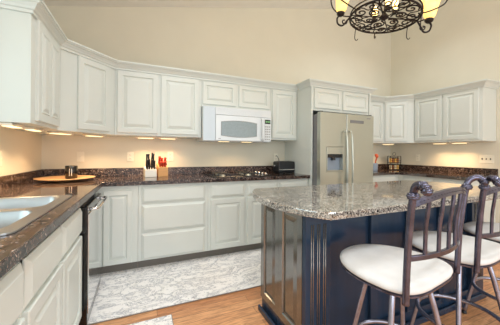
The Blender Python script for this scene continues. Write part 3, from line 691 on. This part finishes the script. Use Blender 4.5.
# granite top with bowed ends
CYI = -1.955; hy = 0.448
def arc(x_end, bul, sgn, n=14):
    return [(x_end + sgn * bul * (1 - ((2 * k / n - 1) ** 2)), CYI + sgn * hy * (1 - 2 * k / n) * 1.0) for k in range(n + 1)]
left_arc = [(1.838 - 0.145 * (1 - (2 * k / 16 - 1) ** 2) ** 0.8, CYI + hy * (1 - 2 * k / 16)) for k in range(17)]
right_arc = [(3.66 + 0.17 * (1 - (2 * k / 16 - 1) ** 2) ** 0.8, CYI - hy * (1 - 2 * k / 16)) for k in range(17)]
it = MB().prism(left_arc + right_arc, 0.875, 0.915, inv)
it.build('granite_top', M['granite2'], isl, bevel=0.008, seg=3)['label'] = 'speckled granite top with bowed ends'

# ------------------------------------------------------------------ bar stools
def seat_outline(s=1.0, z=0.0):
    pts = []
    for k in range(40):
        a = 2 * PI * k / 40; c_, s_ = math.cos(a), math.sin(a); e = 2 / 2.15 if s_ > 0 else 2 / 3.6
        x = 0.25 * math.copysign(abs(c_) ** e, c_); y = (0.272 if s_ > 0 else 0.182) * math.copysign(abs(s_) ** e, s_)
        x *= 1 - 0.06 * (s_ if s_ > 0 else 0)
        pts.append((x * s, y * s, z))
    return pts
def seat_loft(prof):
    mb = MB(); loft(mb, [seat_outline(s, z) for s, z in prof]); 
    return mb
def make_stool():
    r = empty('bar_stool', (0, 0, 0))
    mb = MB(); R = loft(mb, [seat_outline(s, z) for s, z in [(0.3, 0.640), (0.94, 0.640), (0.985, 0.645), (1.0, 0.654), (0.988, 0.664), (0.94, 0.673), (0.80, 0.679), (0.5, 0.681), (0.2, 0.681)]])
    mb.b.faces.new(R[0]); mb.b.faces.new(R[-1])
    mb.build('seat', M['cushion'], r, smooth=True)
    mb = MB(); R = loft(mb, [seat_outline(s, z) for s, z in [(0.4, 0.629), (0.975, 0.629), (0.995, 0.632), (0.995, 0.638), (0.96, 0.6395), (0.4, 0.6395)]])
    mb.b.faces.new(R[0]); mb.b.faces.new(R[-1]); mb.build('seat_rim', M['bronze'], r, smooth=False)
    MB().lathe([(0, 0.628), (0.115, 0.628), (0.12, 0.620), (0.10, 0.600), (0.0, 0.600)], seg=28).build('swivel_plate', M['bronze'], r, smooth=False)
    lean = -0.45
    for k in range(4):
        a = PI / 4 + k * PI / 2 + lean
        pts = [(rad * math.cos(a), rad * math.sin(a), z) for rad, z in ((0.095, 0.608), (0.132, 0.57), (0.205, 0.25), (0.255, 0.012))]
        lg = MB().tube(catmull(pts, 4), 0.0125, 10).build('leg', M['legmetal'], r, smooth=True)
        MB().lathe([(0, 0), (0.016, 0), (0.017, 0.004), (0.016, 0.018), (0, 0.018)], (pts[-1][0], pts[-1][1], 0.0005), 12).build('foot_cap', M['darkplastic'], lg, smooth=True)
    MB().tube([(0.205 * math.cos(2 * PI * k / 40), 0.205 * math.sin(2 * PI * k / 40), 0.25) for k in range(40)], 0.0125, 8, True).build('foot_ring', M['legmetal'], r, smooth=True)
    for s in (-1, 1):
        P = [(s * .246, -0.158, 0.625), (s * .247, -0.160, 0.70), (s * .248, -0.164, 0.80), (s * .252, -0.171, 0.90), (s * .257, -0.181, 1.00), (s * .259, -0.188, 1.046)]
        MB().tube(catmull(P, 5), 0.0128, 12, flat=(1.0, 1.0)).build('back_post', M['bronze'], r, smooth=True)
        Q = catmull([(s * .259, -0.188, 1.046), (s * .261, -0.191, 1.068), (s * .269, -0.202, 1.087), (s * .278, -0.220, 1.096), (s * .286, -0.238, 1.089), (s * .288, -0.246, 1.074)], 5)
        fin = MB(); n = len(Q); fin.tube(Q, [0.0130 + 0.0035 * (i / (n - 1)) for i in range(n)], 12)
        # collar rings and ball end
        for zc, rr in ((1.042, 0.019), (1.049, 0.022), (1.056, 0.019)):
            cx, cy = s * .2595, -0.189
            fin.tube([(cx + (rr - .004) * math.cos(2 * PI * k / 16), cy + (rr - .004) * math.sin(2 * PI * k / 16), zc) for k in range(16)], 0.006, 8, True)
        for q_, rr in ((Q[-8], 0.0175), (Q[-5], 0.019), (Q[-2], 0.019)):
            i = Q.index(q_); t_ = (Q[min(i + 1, n - 1)] - Q[i - 1]).normalized(); u_ = t_.orthogonal().normalized(); v_ = t_.cross(u_)
            fin.tube([q_ + (u_ * math.cos(2 * PI * k / 16) + v_ * math.sin(2 * PI * k / 16)) * (rr - .003) for k in range(16)], 0.004, 8, True)
        e = Q[-1]; fin.lathe([(0, -.016), (0.010, -.013), (0.015, -.006), (0.017, 0), (0.015, .006), (0.010, .013), (0, .016)], e, 14)
        fin.build('scroll_finial', M['bronze'], r, smooth=True)
    bow = lambda u: -0.045 * (1 - u * u)
    def rail(zc, arch, hh, ybase, name, half):
        mb = MB(); n = 20; R = []
        for i in range(n + 1):
            u = -1 + 2 * i / n; x = u * half; y = ybase + bow(u); z = zc + arch * (1 - u * u)
            R.append([mb.b.verts.new((x, y + a, z + b_)) for a, b_ in ((-.007, -hh), (.007, -hh), (.007, hh), (-.007, hh))])
        for a, c in zip(R, R[1:]):
            for k in range(4): mb.b.faces.new((a[k], a[(k + 1) % 4], c[(k + 1) % 4], c[k]))
        mb.b.faces.new(R[0][::-1]); mb.b.faces.new(R[-1])
        if name == 'top_rail':
            for i in range(25):
                u = -0.9 + 1.8 * i / 24; mb.lathe([(0, -.003), (0.003, 0), (0, .003)], (u * half, ybase + bow(u) - .0085, zc + arch * (1 - u * u)), 6)
        return mb.build(name, M['bronze'], r, bevel=0.003)
    rail(1.018, 0.036, 0.014, -0.182, 'top_rail', 0.249)
    rail(0.803, 0.0, 0.011, -0.163, 'lower_rail', 0.240)
    for k in range(5):
        u = -0.68 + 0.34 * k
        y1, y0 = -0.182 + bow(u), -0.163 + bow(u)
        x0, x1 = u * .236, u * .249
        pts = catmull([(x0, y0, 0.805), (x0, y0 - .001, 0.86), (x0 * .6 + x1 * .4, y0 - .004, 0.92), (x1, (y0 + y1) / 2 - .003, 0.98), (x1, y1, 1.02 + .036 * (1 - u * u))], 5)
        MB().tube(pts, 0.0105, 8, flat=(1.0, 0.7)).build('slat', M['bronze'], r, smooth=True)
    return r
stool = make_stool()
for i, (x, y, a, lb) in enumerate([(2.135, -2.53, 9, 'metal bar stool with cream seat, nearest and leftmost at the island'),
                                   (2.725, -2.495, 7, 'metal bar stool with cream seat, second from the left at the island'),
                                   (3.35, -2.50, 6, 'metal bar stool with cream seat, farthest along the island at the right edge')]):
    o = stool if i == 0 else copy_tree(stool)
    o.location = (x, y, 0); o.rotation_euler = (0, 0, math.radians(a))
    tag(o, lb, 'bar stool', 'matching bar stools along the island')

# ------------------------------------------------------------------ chandelier
ch = empty('chandelier', (2.640, -2.042, 2.222), math.radians(-29), 'black wrought iron chandelier pot rack with scrollwork and amber glass lights', 'chandelier')
ch.rotation_euler = (0, math.radians(7.0), math.radians(-29))
R0 = 0.238
ringpts = lambda r, z, n=64: [(r * math.cos(2 * PI * k / n), r * math.sin(2 * PI * k / n), z) for k in range(n)]
MB().tube(ringpts(R0, 0), 0.007, 8, True).tube(ringpts(R0, 0.030), 0.005, 8, True).build('outer_ring', M['iron'], ch, smooth=True)
g = MB()
def spiral(cx, cy, r0, turns, a0, sgn, n=22, z=0):
    return [(cx + r0 * (1 - .82 * k / n) * math.cos(a0 + sgn * turns * 2 * PI * k / n), cy + r0 * (1 - .82 * k / n) * math.sin(a0 + sgn * turns * 2 * PI * k / n), z) for k in range(n + 1)]
for k in range(6):
    a = k * PI / 3
    g.tube([(0.03 * math.cos(a), 0.03 * math.sin(a), 0), (R0 * math.cos(a), R0 * math.sin(a), 0)], 0.0055 if k % 2 == 0 else 0.004, 6)
    m_ = a + PI / 6
    rot = lambda P, t: [(x * math.cos(t) - y * math.sin(t), x * math.sin(t) + y * math.cos(t), z) for x, y, z in P]
    g.tube(rot(spiral(0.175, 0.050, 0.050, 1.4, -0.6, 1), m_), 0.0052, 6)
    g.tube(rot(spiral(0.178, -0.052, 0.048, 1.4, 0.6, -1), m_), 0.0052, 6)
    g.tube(rot(spiral(0.105, 0.0, 0.034, 1.5, 0.2, 1 if k % 2 else -1), m_), 0.0052, 6)
    g.tube(rot(catmull([(0.045, 0.0, 0), (0.08, -0.035, 0.0), (0.13, -0.02, 0), (0.15, 0.02, 0), (0.20, 0.07, 0), (0.235, 0.06, 0)], 5), m_), 0.0052, 6)
    g.tube(rot(catmull([(0.10, 0.05, 0.0), (0.14, 0.045, 0.0), (0.165, 0.0, 0), (0.21, -0.005, 0), (0.245, -0.03, 0)], 5), m_), 0.004, 6)
g.build('scroll_grille', M['iron'], ch, smooth=True)
MB().lathe([(0, -0.022), (0.012, -0.018), (0.022, -0.008), (0.032, 0), (0.03, 0.012), (0, 0.016)], seg=20).build('center_boss', M['iron'], ch, smooth=True)
top_z = ceil_z(2.651) - 2.245
MB().tube([(0, 0, 0.014), (0, 0, top_z - 0.03)], 0.009, 8).build('stem', M['iron'], ch, smooth=True)
MB().lathe([(0, top_z - .04), (0.06, top_z - .035), (0.07, top_z - 0.022), (0, top_z - 0.02)], seg=24).build('canopy', M['iron'], ch, smooth=True)
for s in (-1, 1):
    arm = MB()
    arm.tube(catmull([(s * .235, 0, 0), (s * .262, 0, -0.040), (s * .292, 0, -0.082), (s * .328, 0, -0.072), (s * .338, 0, -0.030), (s * .318, 0, -0.004)], 7), 0.0065, 8)
    arm.tube(catmull([(s * .262, 0, -0.040), (s * .268, 0, -0.066), (s * .292, 0, -0.064), (s * .296, 0, -0.044), (s * .280, 0, -0.040)], 6), 0.0045, 6)
    # upper scrolls rising beside the shade
    for e in (-1, 1):
        arm.tube(catmull([(s * .225, e * .05, 0.02), (s * .29, e * .075, 0.035), (s * .37, e * .075, 0.09), (s * .395, e * .06, 0.18), (s * .34, e * .055, 0.235), (s * .285, e * .055, 0.19), (s * .29, e * .055, 0.14), (s * .33, e * .055, 0.13), (s * .345, e * .055, 0.16)], 6), 0.005, 6)
    arm.build('arm', M['iron'], ch, smooth=True)
    MB().lathe([(0, -0.012), (0.016, -0.012), (0.028, 0.0), (0.030, 0.012), (0.022, 0.016), (0, 0.016)], (s * .318, 0, 0), 20).build('cup', M['iron'], ch, smooth=True)
    sh_ = MB().lathe([(0.0, 0.0165), (0.026, 0.0165), (0.038, 0.04), (0.046, 0.09), (0.056, 0.15), (0.075, 0.20), (0.072, 0.20), (0.052, 0.15), (0.042, 0.09), (0.034, 0.04), (0.0, 0.022)], (s * .318, 0, 0), 28).build('glass_shade', M['amber'], ch, smooth=True)
    b_ = MB().lathe([(0, 0.05), (0.012, 0.055), (0.018, 0.08), (0.014, 0.11), (0, 0.125)], (s * .318, 0, 0), 14).build('bulb', M['bulb'], sh_, smooth=True)
for x, y in ((-0.05, 0.06), (0.05, -0.05), (-0.02, -0.10)):
    b_ = MB().lathe([(0, 0.03), (0.012, 0.035), (0.02, 0.06), (0.014, 0.10), (0, 0.12)], (x, y, 0), 14).build('bulb', M['bulb'], ch, smooth=True)
    MB().lathe([(0, 0.004), (0.014, 0.004), (0.016, 0.03), (0, 0.03)], (x, y, 0), 12).build('socket', M['iron'], b_)
import mathutils
for k, (a, l_) in enumerate(((128, 1), (84, .7), (24, 1), (200, 1), (340, 1))):
    t_ = math.radians(a); x, y = R0 * math.cos(t_), R0 * math.sin(t_)
    MB().tube(catmull([(x, y, 0.0), (x, y, -0.05 * l_), (x + .004, y, -0.085 * l_), (x + .018, y, -0.098 * l_), (x + .028, y, -0.085 * l_)] if l_ == 1 else [(x, y, 0), (x, y, -.03), (x, y - .015, -.05), (x, y - .025, -.04)], 5), 0.0032 if l_ == 1 else .005, 6).build('pot_hook', M['iron'], ch, smooth=True)
for x, y, z in ((2.371, -1.92, 2.36), (2.93, -2.2, 2.36), (2.65, -2.04, 2.40)):
    l = bpy.data.lights.new('chandelier_bulb', 'POINT'); l.energy = 5; l.color = (1, .75, .42); l.shadow_soft_size = 0.05
    o = bpy.data.objects.new('chandelier_bulb', l); o.location = (x, y, z + .12); COL.objects.link(o)
